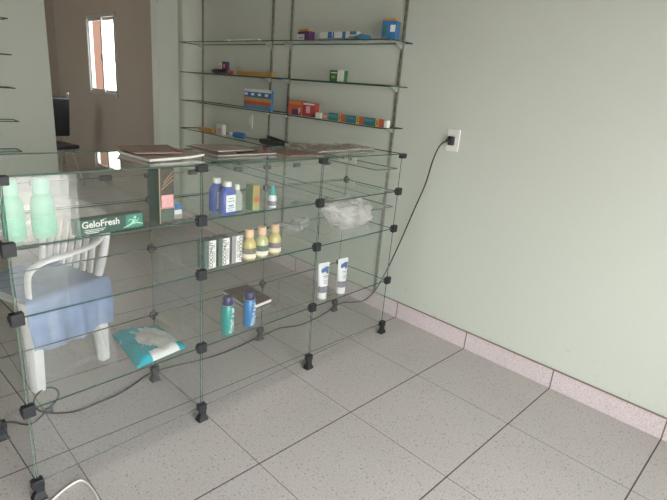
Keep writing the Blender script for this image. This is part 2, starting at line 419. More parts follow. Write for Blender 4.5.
for t in T:
    for j in range(4):
        obj('side_pane', bm_pane(lc(t, .004, Z[j]+.006), (0, D-.008, 0), (0, 0, Z[j+1]-Z[j]-.012), .004, .0010, bars='vw'+('b' if j == 0 else '')), [M['glass_s'], M['edge_l']], CT, recalc=False)
    for b in (0, D):
        sg = -1 if b == 0 else 1
        for j in range(1, 5):
            bm = bmesh.new()
            if j == 4: bm_box(bm, lc(t, b+sg*.002, Z[j]-.011), (.040, .026, .026), bev=.003)
            else:
                k = 1 if b == 0 else .68
                bm_box(bm, lc(t, b+sg*.002, Z[j]), (.036*k, .024*k, .040*k), bev=.003)
                bm_box(bm, lc(t, b-sg*.006, Z[j]), (.040 if b == 0 else .038, .018, .020*k), bev=.003)
                if b: bm_box(bm, lc(t, b-.004, Z[j]), (.012, .012, .044), bev=.002)
            obj('corner_clip', bm, M['clip'], CT)
        bm = bmesh.new()       # foot: jaw that grips the panes, short neck and a sloping toe
        bm_box(bm, lc(t, b+sg*.002, .062), (.036, .028, .030), bev=.004)
        bm_box(bm, lc(t+.004, b+sg*.002, .040), (.026, .022, .030), bev=.003)
        hw = .021
        rg = [[lc(t+x, b+sg*.004+y, z) for x, y in ((-w, -w*.75), (w, -w*.75), (w, w*.75), (-w, w*.75))] for z, w in ((0, hw), (.008, hw), (.030, .012))]
        bm_loft(bm, rg)
        obj('foot', bm, M['clip'], CT)

# ------------------------------------------------------------------ wall shelves
SZ = [1.644, 1.408, 1.176, .939, .702]
SN = ['uppermost', 'second', 'third', 'fourth', 'lowest']
ON = ['with white packs and an orange-lidded blue box', 'with flat orange and small green boxes',
      'with four blue boxes and toothpaste cartons', 'with a black case and blue bottle', 'empty, seen through the counter']
for k, z in enumerate(SZ):
    y0, y1 = .64, 2.935
    s = thing('wall_shelf', '%s long glass shelf on the wall, %s' % (SN[k].replace('uppermost','top').replace('lowest','lowest'), ON[k]), 'shelf', (-.10, (y0+y1)/2, z), 0, 'long glass shelves on the right wall')
    L_ = y1-y0
    obj('glass_panel', bm_pane((-.10, -L_/2, -.004), (.20-.001, 0, 0), (0, L_, 0), .006, .0025), [M['glass'], M['edge']], s, recalc=False)
    for y in (.706, 1.70, 1.915, 2.885):
        bm = bmesh.new()
        bm_loft(bm, [[(x, y-(y0+y1)/2+dy, zz) for x, zz in ((.092, -.005), (.092, -.034), (.084, -.034), (.03, -.009), (.03, -.005))] for dy in (-.003, .003)])
        obj('bracket', bm, M['alu'], s)
for y, lab in ((.706, 'grey slotted metal upright on the wall at the near end of the long glass shelves'),
               (1.70, 'grey slotted upright, nearer one of the middle pair behind the long shelves'),
               (1.915, 'grey slotted upright, farther one of the middle pair behind the long shelves'),
               (2.885, 'grey slotted upright at the far end of the long shelves by the doorway')):
    u = thing('shelf_upright', lab, 'shelf upright', (-.006, y, .11), 0, 'slotted shelf uprights')
    obj('channel', B((0, 0, 1.2), (.010, .020, 2.4)), M['railp'], u)
# shelves on the back wall, left of the doorway
for k, z in enumerate((1.655, 1.414, 1.183, .945, .722)):
    s = thing('back_wall_shelf', 'glass shelf on the back wall left of the doorway, %s of five' % SN[k].replace('second', 'second from top').replace('third', 'third from top').replace('fourth', 'fourth from top'), 'shelf', (-2.35, YB-.085, z), 0, 'glass shelves on the back wall')
    obj('glass_panel', bm_pane((-.96, -.085, -.004), (1.92, 0, 0), (0, .17-.001, 0), .007, .004), [M['glass'], M['edge']], s, recalc=False)
    for x in (-.8, .5): obj('bracket', B((x, .01, -.018), (.006, .13, .018)), M['rail'], s)

# ------------------------------------------------------------------ sockets and cords
def socket(y, z, label, w=.076, h=.118, double=False):
    s = thing('wall_socket', label, 'socket', (0, y, z))
    obj('cover_plate', B((-.005, 0, 0), (.010, w, h), bev=.003), M['white'], s)
    obj('socket_face', B((-.0105, 0, 0), (.004, w*.5, h*.34 if not double else h*.6), bev=.001), M['paper'], s)
    return s
socket(.285, 1.148, 'white wall socket with a black plug pushed into it')
s = thing('wall_socket', 'wide white double socket on the wall seen behind the glass counter top', 'socket', (0, 1.06, .937))
obj('cover_plate', B((-.005, 0, 0), (.010, .165, .048), bev=.003), M['white'], s)
for y in (-.035, .035): obj('socket_hole', B((-.0105, y, 0), (.002, .016, .012)), M['slot'], s)
s = thing('switch_plate', 'pale blank vertical cover plate on the wall between the third and fourth shelves', 'switch', (0, 2.172, 1.066))
obj('cover_plate', B((-.004, 0, 0), (.008, .075, .105), bev=.003), M['wall'], s)
obj('rocker', B((-.009, 0, 0), (.004, .028, .06), bev=.001), M['wall'], s)

pc = thing('power_cord', 'black power cord hanging from the white socket and trailing under the counter', 'cord', (-.03, .285, 0))
def lp(p): return (p[0]+.03, p[1]-.285, p[2])
hang = [(-.05, .300, 1.145), (-.065, .325, 1.115), (-.06, .359, 1.032), (-.05, .395, .884), (-.05, .447, .726), (-.05, .507, .538), (-.05, .555, .400), (-.05, .605, .270), (-.045, .67, .135), (-.05, .75, .035)]
flr = [(-.09, .82, .006), (-.162, .854, .004), (-.36, .802, .004), (-.456, .782, .004), (-.60, .768, .004), (-.722, .807, .004), (-.817, .798, .004), (-.938, .784, .004), (-1.095, .763, .004), (-1.254, .766, .004), (-1.398, .793, .004), (-1.522, .80, .004), (-1.614, .758, .004), (-1.686, .731, .004), (-1.759, .721, .004), (-1.874, .715, .004), (-1.957, .764, .005), (-1.99, .827, .006), (-1.975, .904, .006), (-1.923, .955, .006), (-1.887, .925, .006), (-1.90, .85, .009), (-1.963, .78, .012), (-2.034, .734, .006), (-2.09, .799, .004), (-2.16, .82, .004), (-2.40, .90, .004), (-2.8, .86, .004)]
obj('cable', bm_tube(bmesh.new(), smooth_path([lp(p) for p in hang+flr], 6), .0038, 7), M['cord'], pc, smooth='all')
bm = bmesh.new()
bm_loft(bm, [[lp((x, .285+y, 1.146+z)) for y, z in ((-w, -h), (w, -h), (w, h), (-w, h))] for x, w, h in ((-.014, .015, .022), (-.030, .016, .024), (-.040, .010, .014))])
bm_tube(bm, [lp((-.036, .285, 1.146)), lp((-.044, .294, 1.147)), lp((-.050, .302, 1.144))], .006, 8)
obj('plug', bm, M['black'], pc, smooth=40)
bm = B(lp((-1.957, .775, .012)), (.030, .022, .020), bev=.004)
obj('cord_joiner', bm, M['black'], pc)
wc = obj('white_cable', bm_tube(bmesh.new(), smooth_path([(-2.22, .16, .004), (-2.13, .262, .004), (-2.096, .284, .004), (-2.053, .308, .004), (-2.008, .322, .004), (-1.985, .312, .004), (-1.975, .251, .004), (-1.985, .17, .004), (-2.05, .05, .004)], 8), .0035, 7), M['wcord'], None, smooth='all')
tag(wc, 'thin white cable curling on the floor at the counter foot nearest the camera', 'cord')

# ------------------------------------------------------------------ goods: builders
def box_item(name, label, cat, loc, size, rz, mats, prints=(), group=None, base=None):
    """carton: body plus printed panels; prints = (part name, face, u0,u1,v0,v1, material) with face f/l/r/t"""
    t = thing(name, label, cat, loc, rz, group)
    w, d, h = size
    obj('carton', B((0, 0, h/2), size, bev=.0012, seg=1), M[mats], t)
    for pn, face, u0, u1, v0, v1, m in prints:
        e = .0006
        if face == 'f': c = ((u0+u1)/2*w-w/2, -d/2-e, (v0+v1)/2*h); sz = ((u1-u0)*w, .0008, (v1-v0)*h)
        elif face == 'l': c = (-w/2-e, (u0+u1)/2*d-d/2, (v0+v1)/2*h); sz = (.0008, (u1-u0)*d, (v1-v0)*h)
        elif face == 'r': c = (w/2+e, (u0+u1)/2*d-d/2, (v0+v1)/2*h); sz = (.0008, (u1-u0)*d, (v1-v0)*h)
        else: c = ((u0+u1)/2*w-w/2, (v0+v1)/2*d-d/2, h+e); sz = ((u1-u0)*w, (v1-v0)*d, .0008)
        obj(pn, B(c, sz), M[m], t)
    return t

ZT, Z1, Z2, Z3 = 1.0665, .8625, .6515, .3405

# pale green bottles at the left end of the top cell
def green_bottle(loc, label, k=1.0):
    t = thing('green_bottle', label, 'bottle', loc, 0, 'pale green bottles')
    obj('body', bm_lathe(bmesh.new(), [(.001, 0), (.030*k, .001), (.033*k, .006), (.034*k, .06), (.033*k, .105), (.029*k, .122), (.022*k, .132), (.021*k, .134)], 28, sy=.7), M['mint'], t, smooth=50)
    obj('cap', bm_lathe(bmesh.new(), [(.001, .134), (.0235*k, .134), (.0235*k, .172), (.020*k, .179), (.001, .180)], 28, sy=.75), M['mint2'], t, smooth=40)
    obj('label_band', bm_lathe(bmesh.new(), [(.0335*k, .02), (.0347*k, .0201), (.0347*k, .070), (.0335*k, .0701)], 28, sy=.71), pm('mint_label_ink', (.03, .33, .20), .4, var=.3, scale=70), t, smooth=50)
green_bottle((-2.082, .388, Z1), 'pale green plastic bottle at the counter\'s left edge, beside the first corner clip', .86)
green_bottle((-2.004, .392, Z1), 'pale green plastic bottle standing left of the dark green GeloFresh box', .98)

# GeloFresh box
pL, pR = Vector((-1.930, .345)), Vector((-1.712, .366))
rz = math.atan2(pR.y-pL.y, pR.x-pL.x); c = (pL+pR)/2; wd = (pR-pL).length
t = box_item('ointment_box', 'long dark green box printed GeloFresh with a running figure', 'box', (c.x-math.sin(rz)*.02, c.y+.02, Z1), (wd, .038, .050), rz, 'dgreen',
             [('grey_end', 'l', .05, .95, .05, .95, 'gcard')])
obj('light_patch', B((wd*.34, -.0197, .027), (wd*.26, .0008, .044)), M['patch'], t)
text('lettering', 'GeloFresh', .029, M['wink'], t, (-wd*.16, -.0202, .033), (PI/2, 0, 0), .98, .0006)
text('small_lettering', 'GEL', .006, M['wink'], t, (-wd*.10, -.0202, .0462), (PI/2, 0, 0), 1.3)
bm = bmesh.new()
for z, x0, x1 in ((.017, -.40, -.10), (.012, -.40, -.13), (.007, -.38, -.2)): bm_box(bm, (wd*(x0+x1)/2, -.0202, z), (wd*(x1-x0), .0005, .0022))
obj('fine_print_lines', bm, M['wink'], t)
bm = bmesh.new()   # running figure
def seg2(p, q, w0, w1):
    p, q = Vector(p), Vector(q); d = (q-p).normalized(); n = Vector((-d.y, d.x))
    vs = [p+n*w0, p-n*w0, q-n*w1, q+n*w1]
    bm.faces.new([bm.verts.new((v.x, -.0203, v.y)) for v in vs])
fx = wd*.32
for p, q, a, b_ in (((fx+.004, .030), (fx-.004, .018), .0045, .0035), ((fx-.004, .018), (fx-.018, .012), .0035, .002), ((fx-.018, .012), (fx-.034, .007), .0022, .001),
                    ((fx-.002, .019), (fx+.012, .020), .0035, .0025), ((fx+.012, .020), (fx+.034, .013), .0025, .0014),
                    ((fx+.004, .029), (fx-.012, .033), .002, .0014), ((fx-.012, .033), (fx-.017, .026), .0014, .001), ((fx+.006, .029), (fx+.015, .025), .002, .0012), ((fx+.015, .025), (fx+.020, .034), .0014, .001)):
    seg2(p, q, a, b_)
bm.faces.new([bm.verts.new((fx+.007+.0048*math.cos(k*PI/5), -.0203, .0375+.0052*math.sin(k*PI/5))) for k in range(10)])
obj('runner_emblem', bm, M['gink'], t, recalc=False)

# tall dark box with floral print
t = box_item('tall_carton', 'tall dark box with a pink and cream floral picture, at the first divider\'s left', 'box', (-1.628, .408, Z1), (.056, .07, .192), .05, 'coffee',
         [('side_panel', 'l', 0, 1, 0, 1, 'dgreen'), ('tan_stripe', 'f', .0, .06, .0, 1, 'tan'), ('pink_picture', 'f', .14, .94, .30, .52, 'pink'), ('tan_band', 'f', 0, 1, .27, .30, 'tan'), ('picture_of_leaves', 'f', .10, .96, .04, .25, 'gcard')])
bm = bmesh.new()
for k in range(3):
    v = [(-.020+k*.004, -.0362, .118+k*.012), (.024, -.0362, .150+k*.014), (.024, -.0362, .154+k*.014), (-.020+k*.004, -.0362, .122+k*.012)]
    bm.faces.new([bm.verts.new(q) for q in v])
obj('slanting_stripe', bm, M['tan'], t, recalc=False)
box_item('small_box', 'tiny white carton with a blue top half, standing right of the tall floral box', 'box', (-1.566, .425, Z1), (.030, .03, .056), .05, 'paper', [('blue_band', 'f', 0, 1, .6, 1, 'cblue'), ('grey_band', 'f', 0, 1, 0, .3, 'lgray')])

# blue bottles etc.
def flat_bottle(name, loc, w, d, h, body, cap, label, cat='bottle', rz=0, group=None, lab=True, capr=.0155, caph=.02):
    t = thing(name, label, cat, loc, rz, group)
    def ring(sx, sy, z, n=24):
        out = []
        for k in range(n):
            a = 2*PI*k/n; cx, cy = math.cos(a), math.sin(a)
            out.append((math.copysign(abs(cx)**.5, cx)*sx, math.copysign(abs(cy)**.5, cy)*sy, z))
        return out
    hb = h-caph
    bm = bm_loft(bmesh.new(), [ring(w*.44, d*.44, 0), ring(w/2, d/2, .004), ring(w/2, d/2, hb*.72), ring(w*.44, d*.44, hb*.84), ring(capr*.9, capr*.9, hb*.95), ring(capr*.85, capr*.85, hb)])
    obj('body', bm, M[body], t, smooth=50)
    obj('cap', bm_lathe(bmesh.new(), [(.001, hb), (capr, hb), (capr, h-.003), (capr*.85, h), (.001, h)], 20), M[cap], t, smooth=40)
    if lab:
        fl = obj('front_label', B((0, -d/2-.0004, hb*.42), (w*.70, .001, hb*.60), bev=0), M['wink'], t)
        bm = bmesh.new()
        for i, zz in enumerate((.60, .50, .34, .26, .18)): bm_box(bm, (0, -d/2-.0012, hb*zz), (w*(.5 if i % 2 else .36), .0006, hb*(.022 if i != 2 else .05)))
        obj('label_print', bm, M[lab] if isinstance(lab, str) else M['tubeb'], fl)
    return t
flat_bottle('blue_bottle', (-1.376, .458, Z1), .062, .04, .130, 'blue', 'white', 'deep blue bottle with white cap, half hidden behind its twin', rz=.3, group='blue bottles with white caps')
flat_bottle('blue_bottle', (-1.369, .394, Z1), .066, .042, .128, 'blue', 'white', 'deep blue bottle with white cap and white label, in front of its twin', rz=.12, group='blue bottles with white caps')
t = flat_bottle('clear_bottle', (-1.302, .428, Z1), .042, .03, .104, 'clearb', 'white', 'small clear bottle with white cap right of the blue bottles', lab=False, capr=.010)
t = box_item('green_box', 'narrow upright green box with an orange and red front', 'box', (-1.240, .408, Z1), (.034, .045, .104), .05, 'lgreen',
         [('side_panel', 'l', 0, 1, 0, 1, 'fgreen'), ('orange_panel', 'f', .05, .95, .22, .97, 'amber'), ('red_mark', 'f', .15, .9, .35, .55, 'ored'), ('green_mark', 'f', .25, .75, .60, .80, 'lgreen')])
t = thing('dropper_bottle', 'little white bottle with a teal pointed cap', 'bottle', (-1.142, .405, Z1))
obj('body', bm_lathe(bmesh.new(), [(.001, 0), (.016, .001), (.018, .004), (.018, .045), (.013, .053), (.010, .055)], 22), M['white'], t, smooth=45)
obj('cap', bm_lathe(bmesh.new(), [(.001, .054), (.0145, .054), (.0140, .068), (.009, .074), (.006, .090), (.004, .093), (.001, .094)], 22), M['teal'], t, smooth=40)
obj('label_band', bm_lathe(bmesh.new(), [(.0181, .010), (.0184, .0102), (.0184, .030), (.0181, .0302)], 22), M['tubeg'], t, smooth=45)

# three coconut cartons
cl = ['leftmost of three slim green cartons with a white COCONUT label, next to the corner clip',
      'middle one of three slim cartons with a white COCONUT label',
      'slim lilac grey carton, its white COCONUT label reading downward, beside the oil bottles']
for k, (x, y) in enumerate(((-1.447, .412), (-1.384, .415), (-1.320, .418))):
    t = thing('coconut_oil_carton', cl[k], 'box', (x, y, Z2), .049, 'slim cartons lettered COCONUT')
    w, d, h = .052, .05, .116
    obj('carton', B((0, 0, h/2), (w, d, h), bev=.001, seg=1), M['lgray' if k == 2 else 'gcard'], t)
    lab_ = obj('front_label', B((.009, -d/2-.0006, h*.5), (w*.60, .001, h*.96)), M['wink'], t)
    r = (PI/2, -PI/2, 0) if k < 2 else (PI/2, PI/2, 0)
    dx = -.006 if k < 2 else .006
    text('lettering', 'COCONUT', .0205, M['ink'], t, (.009+dx, -d/2-.0015, h*.5), r, 1.0, .0004)
    text('small_lettering', 'OIL', .011, M['ink'], t, (.009-dx*1.1, -d/2-.0015, h*(.78 if k < 2 else .25)), r)
    bm = bmesh.new()
    for q in (0, 1): bm_box(bm, (.009-dx*(.8+q*.8), -d/2-.0013, h*(.4 if k < 2 else .6)), (.0012, .0004, h*.42))
    obj('fine_print_lines', bm, M['ink'], t)

# three oil bottles with wooden caps
ol = ['yellow oil bottle with wooden cap, nearest the slim cartons', 'green gold oil bottle with wooden cap, between two like bottles', 'golden oil bottle with wooden cap and mauve label, rightmost of three']
for k, (x, y) in enumerate(((-1.253, .405), (-1.185, .41), (-1.112, .415))):
    t = thing('oil_bottle', ol[k], 'bottle', (x, y, Z2), 0, 'oil bottles with wooden caps')
    obj('body', bm_lathe(bmesh.new(), [(.001, 0), (.026, .001), (.029, .005), (.030, .060), (.028, .075), (.020, .090), (.015, .096), (.0145, .100)], 26), M['oilg' if k == 1 else 'oil'], t, smooth=50)
    obj('cap', bm_lathe(bmesh.new(), [(.001, .098), (.0185, .098), (.019, .101), (.0185, .130), (.0175, .132), (.001, .132)], 24), M['wood'], t, smooth=40)
    obj('cream_label', bm_lathe(bmesh.new(), [(.0300, .012), (.0305, .0121), (.0307, .030), (.0302, .0301)], 26), M['cream'], t, smooth=50)
    obj('dark_label', bm_lathe(bmesh.new(), [(.0300, .031), (.0307, .0311), (.0307, .055), (.0302, .0551)], 26), M[('olive', 'gcard', 'mauve')[k]], t, smooth=50)

# deodorant cans with script-like white marks running up the side
def can(loc, body, label, h=.166):
    t = thing('deodorant_can', label, 'spray can', loc, 0, 'spray cans with navy caps')
    r = .0265
    obj('body', bm_lathe(bmesh.new(), [(.001, 0), (r-.002, .0005), (r, .003), (r, h*.76), (r-.002, h*.78), (r-.005, h*.795)], 28), M[body], t, smooth=50)
    obj('cap', bm_lathe(bmesh.new(), [(.001, h*.79), (r-.003, h*.79), (r-.003, h*.82), (r-.006, h*.84), (r-.006, h*.97), (r-.009, h), (.001, h)], 24), M['dblue'], t, smooth=40)
    obj('rim', bm_lathe(bmesh.new(), [(r-.002, h*.778), (r-.0005, h*.779), (r-.0005, h*.79), (r-.003, h*.795)], 28), M['alu'], t, smooth=40)
    bm = bmesh.new()
    random.seed(3)
    def P(a, z): return Vector(((r+.0006)*math.cos(a), (r+.0006)*math.sin(a), z))
    base_a = -PI/2+.15
    letters = [[(-.2, 0), (-.2, .5), (.2, .5), (.2, .1), (-.2, .1)], [(-.25, 0), (.25, .15), (-.25, .4), (.2, .45)], [(-.3, 0), (.25, .0), (.25, .4), (-.1, .45)], [(-.25, .4), (-.25, 0), (.25, .2), (-.25, .2)], [(-.3, .1), (.3, .3), (.3, .0), (-.2, .4)], [(-.4, .1), (.35, .1), (.35, .4), (0, .4), (0, .1)]]
    for q in range(6):
        z0 = h*(.05+.105*q); lean = -.22+.10*q
        pts = [P(base_a+lean+u*.85, z0+v*h*.15) for u, v in letters[q]]
        bm_tube(bm, pts, .0025, 5)
    bm_tube(bm, [P(base_a+.35, h*.06), P(base_a+.55, h*.18), P(base_a+.62, h*.34)], .0012, 5)
    bm_tube(bm, [P(base_a-.05, h*.68), P(base_a+.2, h*.72), P(base_a+.35, h*.66), P(base_a+.1, h*.63)], .0022, 5)
    obj('white_script_marks', bm, M['wink'], t)
can((-1.352, .405, Z3), 'tealcan', 'teal green spray can with navy cap and white upright script')
can((-1.236, .412, Z3), 'bluecan', 'azure blue spray can with navy cap and white upright script', .158)

# notebook
nb = thing('notebook', 'dark brown covered notebook lying flat behind the blue spray can', 'notebook', (-1.078, .645, Z3), 0)
pts = [(-1.155, .520), (-1.006, .543), (-1.003, .757), (-1.148, .757)]
def quad_slab(bm, pts, z0, z1, c=(-1.078, .645, 0), ins=0):
    m = Vector((sum(p[0] for p in pts)/4, sum(p[1] for p in pts)/4))
    Q = [m+(Vector(p)-m)*(1-ins) for p in pts]
    bm_loft(bm, [[(q.x-c[0], q.y-c[1], z) for q in Q] for z in (z0, z1)]); return bm
obj('page_block', quad_slab(bmesh.new(), pts, .002, .018, ins=.03), M['paper'], nb)
bm = quad_slab(bmesh.new(), pts, .018, .021); quad_slab(bm, pts, 0, .002)
obj('cover', bm, M['brown'], nb)

# cream tubes standing on their caps
def tube_item(loc, label, rz):
    t = thing('cream_tube', label, 'tube', loc, rz, 'white cream tubes')
    def ring(sx, sy, z, n=28): return [(sx*math.cos(2*PI*k/n), sy*math.sin(2*PI*k/n), z) for k in range(n)]
    R_ = [(.0235, .0235, .030), (.0265, .023, .034), (.0285, .0205, .07), (.0315, .016, .11), (.034, .009, .15), (.0355, .003, .180), (.036, .0012, .190)]
    obj('body', bm_loft(bmesh.new(), [ring(a, b, z) for a, b, z in R_]), M['tubew'], t, smooth=50)
    obj('cap', bm_lathe(bmesh.new(), [(.001, 0), (.0235, 0), (.0245, .003), (.0245, .028), (.022, .031), (.001, .031)], 26), M['white'], t, smooth=40)
    def interp(z):
        for p, q in zip(R_, R_[1:]):
            if p[2] <= z <= q[2]:
                k = (z-p[2])/(q[2]-p[2]); return p[0]+(q[0]-p[0])*k, p[1]+(q[1]-p[1])*k
    def patch(a0, a1, zs, e=.0006):
        bm = bmesh.new(); rows = []
        for z in zs:
            sx, sy = interp(z); rows.append([bm.verts.new(((sx+e)*math.cos(a0+(a1-a0)*k/16), (sy+e)*math.sin(a0+(a1-a0)*k/16), z)) for k in range(17)])
        for a, b in zip(rows, rows[1:]):
            for k in range(16): bm.faces.new((a[k], a[k+1], b[k+1], b[k]))
        return bm
    obj('slate_band', patch(PI+.05, 2*PI-.05, [.036+.034*k/6 for k in range(7)]), M['tubeg'], t, smooth='all')
    bm = bmesh.new()      # splash-like blue emblem near the crimp
    sx, sy = interp(.155)
    for x, z, rr, sq in ((-.005, .156, .019, .62), (.009, .163, .016, .6), (-.014, .150, .011, .7), (.014, .146, .008, 1.5)):
        y = -sy-.003
        bm.faces.new([bm.verts.new((x+rr*math.cos(k*PI/8), y+.0004*x/.01-(.001 if z < .155 else 0), z+rr*sq*math.sin(k*PI/8))) for k in range(16)])
    obj('blue_splash_emblem', bm, M['tubeb'], t, recalc=False)
    bm = bmesh.new()
    for z, w in ((.122, .030), (.114, .022), (.100, .026), (.093, .018), (.086, .024)):
        sx, sy = interp(z); bm_box(bm, (.002, -sy-.0006, z), (w, .0006, .0022 if z < .12 else .0035))
    obj('fine_print_lines', bm, M['tubeg'], t)
tube_item((-.762, .445, Z3), 'white cream tube with blue splash, standing on its cap, nearer the corner clip', -.1)
tube_item((-.628, .442, Z3), 'white cream tube with blue splash, standing on its cap, farther from the corner clip', -.05)

# pack of wipes
wp = thing('wipes_pack', 'puffy teal and white plastic pack lying on the lowest shelf', 'pack', (-1.655, .505, Z3))
q4 = [Vector((-1.765, .350)), Vector((-1.548, .385)), Vector((-1.556, .618)), Vector((-1.735, .668))]
def pack_mat():
    m, N, L, b = new_mat('teal_white_pack_print')
    tc = N.new('ShaderNodeTexCoord'); v = N.new('ShaderNodeTexVoronoi'); v.inputs['Scale'].default_value = 34; v.feature = 'SMOOTH_F1'
    L.new(tc.outputs['Object'], v.inputs['Vector'])
    n = N.new('ShaderNodeTexNoise'); n.inputs['Scale'].default_value = 16; n.inputs['Detail'].default_value = 3; L.new(tc.outputs['Object'], n.inputs['Vector'])
    r = N.new('ShaderNodeValToRGB'); r.color_ramp.elements[0].position = .56; r.color_ramp.elements[1].position = .62
    r.color_ramp.elements[0].color = (.03, .42, .50, 1); r.color_ramp.elements[1].color = (.66, .74, .76, 1)
    L.new(n.outputs['Fac'], r.inputs['Fac']); L.new(r.outputs['Color'], b.inputs['Base Color'])
    b.inputs['Roughness'].default_value = .22
    return m
def pack_bm(lo, hi, puff, nu=26, nv=26, e=0, keep=None):
    bm = bmesh.new(); G = []
    for side in (1, 0):
        rows = []
        for i in range(nu+1):
            row = []
            for j in range(nv+1):
                u, v = i/nu, j/nv
                p = (q4[0]*(1-u)+q4[1]*u)*(1-v)+(q4[3]*(1-u)+q4[2]*u)*v
                k = (max(0, 1-(2*u-1)**4)*max(0, 1-(2*v-1)**4))**.6
                z = .004+side*(k*puff*(1+.35*noise.noise(Vector((u*6, v*6, 2)))+.12*noise.noise(Vector((u*18, v*18, 5)))))
                row.append((p.x+1.655, p.y-.505, max(z, .001)+e*side))
            rows.append(row)
        G.append(rows)
    V = [[[bm.verts.new(p) for p in r] for r in g] for g in G]
    for s, g in enumerate(V):
        for i in range(nu):
            for j in range(nv):
                u, v = (i+.5)/nu, (j+.5)/nv
                if keep and (s == 1 or not keep(u, v)): continue
                f = bm.faces.new((g[i][j], g[i+1][j], g[i+1][j+1], g[i][j+1]))
                if s == 1: f.normal_flip()
    if keep:
        for v_ in [v_ for v_ in bm.verts if not v_.link_faces]: bm.verts.remove(v_)
    else: bmesh.ops.remove_doubles(bm, verts=bm.verts, dist=.0005)
    return bm
obj('pack_body', pack_bm(0, 0, .022), pack_mat(), wp, smooth='all')
obj('clear_panel', pack_bm(0, 0, .022, e=.0012, keep=lambda u, v: ((u-.58)/.30)**2+((v-.50)/.27)**2 < 1 or (v < .30 and .50 < u < .9 and v > .14)), pm('pale_wipe_window', (.66, .66, .64), .35, var=.35, scale=45), wp, smooth='all')
obj('white_edge', pack_bm(0, 0, .022, e=.0014, keep=lambda u, v: (v < .16 and .30 < u < .86) or (v > .95 and u < .9)), pm('glossy_white_film', (.85, .87, .88), .2), wp, smooth='all')
obj('cyan_corner', pack_bm(0, 0, .022, e=.0016, keep=lambda u, v: v < .22 and .08 < u < .30 or (v < .2 and u > .86)), pm('bright_cyan_film', (.0, .48, .62), .25), wp, smooth='all')

# crumpled plastic on the second shelf (right cell)
def crumple(name, label, cat, c, r, mat, seed, z, amp=.35, mats=None):
    bm = bmesh.new(); bmesh.ops.create_icosphere(bm, subdivisions=5, radius=1)
    for v in bm.verts:
        d = v.co.normalized()
        n = noise.noise(d*1.6+Vector((seed, 0, 0)))*amp+abs(noise.noise(d*4+Vector((0, seed, 0))))*amp*.6+noise.noise(d*9+Vector((0, 0, seed)))*.07
        q = d*(1+n); v.co = Vector((q.x*r[0], q.y*r[1], max(q.z, -.92)*r[2]))
    zmin = min(v.co.z for v in bm.verts)
    for v in bm.verts: v.co.z -= zmin
    o = obj(name, bm, M[mat], None, smooth='all'); o.location = (c[0], c[1], z)
    return tag(o, label, cat)
crumple('plastic_bag', 'crumpled milky white plastic bag on the shelf by the wall end of the counter', 'bag', (-.465, .595, 0), (.165, .105, .078), 'bag', 3.1, Z2+.001, .30)
# flat clear tray packs
def tray(loc, rz, label, w=.17, d=.07):
    t = thing('blister_tray', label, 'tray', loc, rz)
    bm = bm_loft(bmesh.new(), [[(sx*w/2*k, sy*d/2*k, z) for sx, sy in ((-1, -1), (1, -1), (1, 1), (-1, 1))] for k, z in ((1, 0), (1, .002), (.88, .003), (.80, .020), (.74, .021))])
    obj('tray_shell', bm, M['bag2'], t)
    obj('wrapped_instrument', bm_box(bm_tube(bmesh.new(), [(-w*.34, 0, .012), (w*.1, .004, .013), (w*.36, -.006, .011)], .006, 8), (w*.2, 0, .012), (.05, .018, .006), bev=.002), M['alu'], t)
tray((-.79, .70, Z2), -1.0, 'narrow clear plastic tray pack lying right of the oil bottles', .17, .06)
tray((-.665, .757, Z2), .05, 'clear plastic tray pack lying behind the milky bag', .12, .045)

# ------------------------------------------------------------------ things on the counter top
def rect(c, w, d, rz):
    ax, ay = Vector((math.cos(rz), math.sin(rz))), Vector((-math.sin(rz), math.cos(rz)))
    c = Vector(c); return [c-ax*w/2-ay*d/2, c+ax*w/2-ay*d/2, c+ax*w/2+ay*d/2, c-ax*w/2+ay*d/2]
def magazine(loc, pts, label, h, cover, inner, border=None, bend=.0, zoff=0):
    c = Vector((sum(p[0] for p in pts)/4, sum(p[1] for p in pts)/4))
    t = thing('magazine', label, 'magazine', (c.x, c.y, loc))
    def sheet(z0, z1, ins, n=10):
        bm = bmesh.new()
        P = [c+(Vector(p)-c)*(1-ins) for p in pts]
        rows = {}
        for zi, z in enumerate((z0, z1)):
            for i in range(n+1):
                u = i/n; w_ = bend*max(0, (u-.55))**2
                for j in range(2):
                    a = P[0]*(1-u)+P[1]*u; b = P[3]*(1-u)+P[2]*u
                    q = b if j else a
                    rows[(zi, i, j)] = bm.verts.new((q.x-c.x, q.y-c.y, z+w_))
        for i in range(n):
            bm.faces.new([rows[k] for k in ((1, i, 0), (1, i+1, 0), (1, i+1, 1), (1, i, 1))])
            bm.faces.new([rows[k] for k in ((0, i, 0), (0, i, 1), (0, i+1, 1), (0, i+1, 0))])
            for j in (0, 1): bm.faces.new([rows[k] for k in ((0, i, j), (0, i+1, j), (1, i+1, j), (1, i, j))])
        for i in (0, n): bm.faces.new([rows[k] for k in ((0, i, 0), (0, i, 1), (1, i, 1), (1, i, 0))])
        return bm
    obj('page_block', sheet(0, h-.001, .01), M[inner], t)
    obj('cover', sheet(h-.001, h, 0), M[border or cover], t)
    if border: obj('cover_picture', sheet(h, h+.0006, .16), M[cover], t)
    return t
zt = ZT+.0005
magazine(zt, [(-1.655, .436), (-1.41, .49), (-1.462, .76), (-1.672, .66)], 'thick white-edged magazine at the bottom of the left stack on the counter top', .009, 'mag2', 'paper', bend=.03)
magazine(zt+.0165, [(-1.668, .52), (-1.50, .50), (-1.445, .72), (-1.660, .71)], 'orange-red bordered magazine on top of the left stack', .003, 'mag', 'mag2', 'dred')
magazine(zt, [(-1.345, .50), (-1.04, .515), (-1.05, .80), (-1.330, .79)], 'grey-brown magazine lying flat on the middle of the counter top', .005, 'mag', 'mag2')
